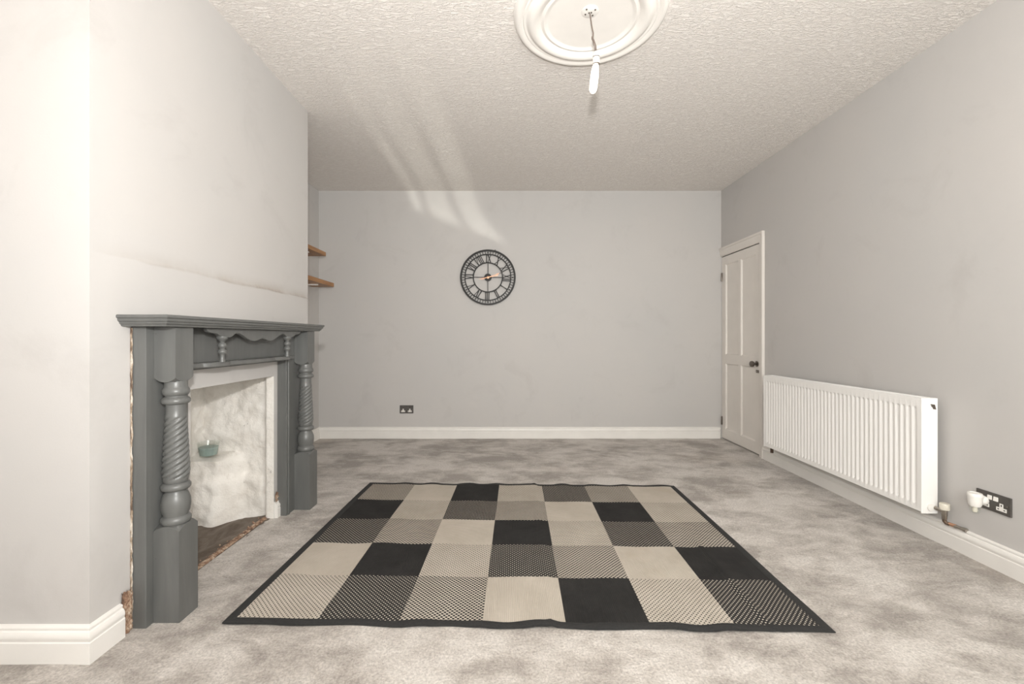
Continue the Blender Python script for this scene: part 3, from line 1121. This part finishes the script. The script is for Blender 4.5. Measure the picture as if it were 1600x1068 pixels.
ROM = ['XII', 'I', 'II', 'III', 'IV', 'V', 'VI', 'VII', 'VIII', 'IX', 'X', 'XI']
R0, R1 = CR * .545, CR * .805


def numeral(txt, a):
    """numeral standing with its foot towards the hub, at clock angle a (0 = up, clockwise)"""
    up = Vector((math.sin(a), math.cos(a)))
    rt = Vector((math.cos(a), -math.sin(a)))
    wid = {'I': .018, 'V': .042, 'X': .042}
    tot = sum(wid[c] for c in txt)
    if tot > .092:
        sc_ = .092 / tot
    else:
        sc_ = 1
    b = MB()
    u = -tot * sc_ / 2
    hgt = R1 - R0
    W = .0098 * (1 if sc_ == 1 else .85)
    g = lambda uu, v: rt * uu + up * (R0 + v)

    def bar(p, q, w):
        bar2(b, p, q, w, YF, YF + .003)
    for c in txt:
        w = wid[c] * sc_
        m = u + w / 2
        if c == 'I':
            bar(g(m, -.002), g(m, hgt + .002), W)
            xs_ = []
        elif c == 'V':
            bar(g(u + w * .2, hgt), g(m, 0), W)
            bar(g(u + w * .85, hgt), g(m, 0), W * .62)
        else:
            bar(g(u + w * .15, hgt), g(u + w * .85, 0), W)
            bar(g(u + w * .85, hgt), g(u + w * .15, 0), W * .62)
        u += w
    # serifs
    e = tot * sc_ / 2
    u = -e
    for c in txt:
        w = wid[c] * sc_
        if c == 'I':
            bar(g(u + w * .12, .002), g(u + w * .88, .002), .003)
            bar(g(u + w * .12, hgt - .002), g(u + w * .88, hgt - .002), .003)
        else:
            for q in (.18, .83):
                bar(g(u + w * (q - .16), hgt - .002), g(u + w * (q + .16), hgt - .002), .003)
                if c == 'X':
                    bar(g(u + w * (q - .16), .002), g(u + w * (q + .16), .002), .003)
        u += w
    return b


for k, txt in enumerate(ROM):
    a = math.pi / 2 + 2 * math.pi * k / 12 + math.radians(2)
    numeral(txt, a).build('numeral', 'black', ck)


def hand(name, ang, length, tail, w, y, tip):
    d = Vector((math.cos(ang), math.sin(ang)))
    nn = Vector((-d.y, d.x))
    b = MB()
    poly = [d * -tail + nn * w * .3, d * (length * .62) + nn * w * .35, d * (length * .72) + nn * w, d * length, d * (length * .72) - nn * w,
            d * (length * .62) - nn * w * .35, d * -tail - nn * w * .3]
    b.rings([[(ccx + v.x, y, ccz + v.y) for v in poly], [(ccx + v.x, y + .0015, ccz + v.y) for v in poly]])
    h = b.build(name, 'rose_gold', ck)
    if tip:
        b = MB()
        poly = [d * (length * .88) + nn * w * .9, d * (length * 1.06), d * (length * .88) - nn * w * .9]
        b.rings([[(ccx + v.x, y - .0004, ccz + v.y) for v in poly], [(ccx + v.x, y + .0019, ccz + v.y) for v in poly]])
        b.build('hand_tip', 'black', h)
    return h


hand('minute_hand', math.radians(19), CR * .50, CR * .26, .0045, YF - .008, True)
hand('hour_hand', math.radians(11), CR * .40, CR * .30, .0060, YF - .0055, False)
nl = MB().lathe([(.0, .0), (.003, .0), (.003, .014), (.006, .016), (.0, .018)], (ccx + .078, YB, ccz + CR - .006), '-y', 10, caps=False).build('nail', 'black')
nl['label'] = 'small dark nail in the wall above the clock'
nl['category'] = 'nail'

# ------------------------------------------------------------------ ceiling rose and pendant
rx, ry = .398, 2.245 * K
rr = lambda v: v
prof = [(.0, .016), (.205, .016), (.214, .017), (.222, .023), (.229, .024), (.235, .020), (.243, .019), (.250, .024), (.262, .033), (.278, .038), (.293, .036),
        (.305, .029), (.312, .020), (.317, .018), (.322, .020), (.328, .021), (.333, .017), (.338, .020), (.350, .024), (.363, .022), (.372, .014), (.378, .004), (.380, .0)]
cr_ = MB().lathe([(r * .985, h) for r, h in prof], (rx, ry, H), '-z', 96, caps=False).build('ceiling_rose', 'plaster_white', smooth=35)
cr_['label'] = 'round white plaster ceiling rose with moulded rings'
cr_['category'] = 'ceiling rose'

hx, hy, hz = (922 - 795) * 2.19 * K / F, 2.19 * K, H - .016
pl = thing('pendant_lamp', 'bare glowing bulb in a white lampholder hanging on a short flex', 'lamp', (hx, hy, hz))
bx_ = .0135
fp_ = MB().lathe([(.0, .0), (.040, .0), (.041, .002), (.036, .004), (.0, .0045)], (hx, hy, hz), '-z', 32, caps=False).build('base_plate', 'plaster_white', pl, smooth=40)
for (dx, dy) in ((-.020, -.018), (.022, -.016), (-.020, .014), (.016, .020), (-.004, .004), (.006, .002)):
    MB().lathe([(.0, .004), (.0042, .004), (.0036, .007), (.0, .0075)], (hx + dx, hy + dy, hz), '-z', 10, caps=False).build('screw', 'knob', fp_)
pd = 2.19 * K


def pend(px, py):
    return Vector(((px - VPX) * pd / F, pd, CZ - (py - VPY) * pd / F))


pts = [pend(922, 22), pend(924.5, 40), pend(927, 52), pend(926.5, 60), pend(929, 66), pend(931, 72), pend(931.5, 82)]
fine = []
for i in range(len(pts) - 1):
    for k in range(4):
        fine.append(pts[i].lerp(pts[i + 1], k / 4))
fine.append(pts[-1])
MB().tube(fine, .0032, 8).build('flex', 'flex', pl, smooth=60)
MB().tube([p + Vector((-.005 + .001 * math.sin(i * .5), .002, -.002)) for i, p in enumerate(fine[10:])], .0026, 8).build('flex', 'flex', pl, smooth=60)
h0 = pend(931.5, 81)
sc1 = pd / F
hl = MB()
hl.lathe([(.0, .0), (.009, .0), (.0135, .004), (.0145, .012), (.0145, .026)], tuple(h0), '-z', 24, caps=False)
hl.lathe([(.0145, .028), (.0165, .029), (.0165, .056), (.0145, .058)], tuple(h0), '-z', 24)
hl.build('lampholder', 'plastic', pl, smooth=40)
for z in (.027, .060):
    hr = MB()
    hr.lathe([(.0, -.002), (.0168, -.0018), (.0168, .0018), (.0, .002)], tuple(h0 + Vector((0, 0, -z))), '-z', 24, caps=False)
    hr.build('lampholder_ring', 'knob', pl, smooth=40)
axis = (pend(926, 146) - pend(931, 101))
pb = pend(931, 101)
L = axis.length
prf = [(0, .012), (.02, .0135), (.10, .0155), (.25, .0185), (.5, .0195), (.75, .0190), (.88, .0175), (.95, .013), (.985, .007), (1.0, .001)]
MB().tube([pb + axis * t for t, r in prf], [r for t, r in prf], 24).build('bulb', 'bulb', pl, smooth=60)

# ------------------------------------------------------------------ rug
PT = lambda px, py: ((px - VPX) * CZ / (py - VPY), CZ * F / (py - VPY))
q00, q10, q11, q01 = PT(347, 976), PT(1306, 990), PT(1053, 760), PT(578, 755.5)   # near-left, near-right, far-right, far-left
RW, RD = 2.28, 1.58


def rugpt(u, v, lift=0.0):
    x = (q00[0] * (1 - u) + q10[0] * u) * (1 - v) + (q01[0] * (1 - u) + q11[0] * u) * v
    y = (q00[1] * (1 - u) + q10[1] * u) * (1 - v) + (q01[1] * (1 - u) + q11[1] * u) * v
    # ripples left by folding
    z = .010
    z += .0045 * (math.sin(u * 41 + 2 * nz(u, v, 0, 2)) * (0.35 + .65 * nz(u * 3, v * 2, 4)) + .9 * nz(u * 7, v * 3, 1))
    ed = min(v, 1 - v)
    z += .008 * max(0, 1 - ed / .07) * (math.sin(u * 62) * .5 + nz(u * 18, v, 9))
    z += .008 * math.exp(-((u - .905) / .006) ** 2) * (1 - smooth01(.4, .6, v)) + .006 * math.exp(-((u - .545) / .006) ** 2)
    y += .009 * max(0, 1 - ed / .2) * nz(u * 12, v * 2, 6)
    return (x, y, max(.0075, z) + lift)


rug = thing('rug', 'black grey and cream chequered flatweave rug on the carpet', 'rug', (0.05, (q00[1] + q01[1]) / 2, .006))
bu, bv = .016, .020
CYC = 'MBDCL'
OFFS = [0, 3, 1, 4, 2, 0, 3]
NS = 14
for c in range(7):
    for r in range(5):
        kind = CYC[(OFFS[c] + r) % 5]
        u0 = bu + (1 - 2 * bu) * c / 7
        u1 = bu + (1 - 2 * bu) * (c + 1) / 7
        v1 = 1 - (bv + (1 - 2 * bv) * r / 5)
        v0 = 1 - (bv + (1 - 2 * bv) * (r + 1) / 5)
        b = MB()
        b.grid(NS, NS, lambda i, j: rugpt(u0 + (u1 - u0) * i / NS, v0 + (v1 - v0) * j / NS))
        b.build('woven_square', RUGM[kind], rug, smooth=60)
# bound edge: a raised tube-like border with thickness
b = MB()
N = 110
for (ua, va, ub, vb_, du, dv) in ((0, 0, 1, 0, 0, bv), (0, 1, 1, 1, 0, -bv), (0, 0, 0, 1, bu, 0), (1, 0, 1, 1, -bu, 0)):
    rings = []
    for i in range(N + 1):
        t = i / N
        u, v = ua + (ub - ua) * t, va + (vb_ - va) * t
        if du == 0:
            ui = bu + (1 - 2 * bu) * t
            inn = (ui, v + dv)
        else:
            vi = bv + (1 - 2 * bv) * t
            inn = (u + du, vi)
        po = Vector(rugpt(u, v))
        pi_ = Vector(rugpt(*inn))
        mid = (po + pi_) / 2
        rings.append([(po.x, po.y, max(.004, po.z - .008)), (po.x, po.y, po.z), tuple(po.lerp(pi_, .25) + Vector((0, 0, .0025))), tuple(mid + Vector((0, 0, .003))),
                      tuple(po.lerp(pi_, .85) + Vector((0, 0, .0025))), tuple(pi_ + Vector((0, 0, .0002))), (pi_.x, pi_.y, pi_.z - .004)])
    b.rings(rings, True, True)
b.build('binding', 'binding', rug, smooth=60)
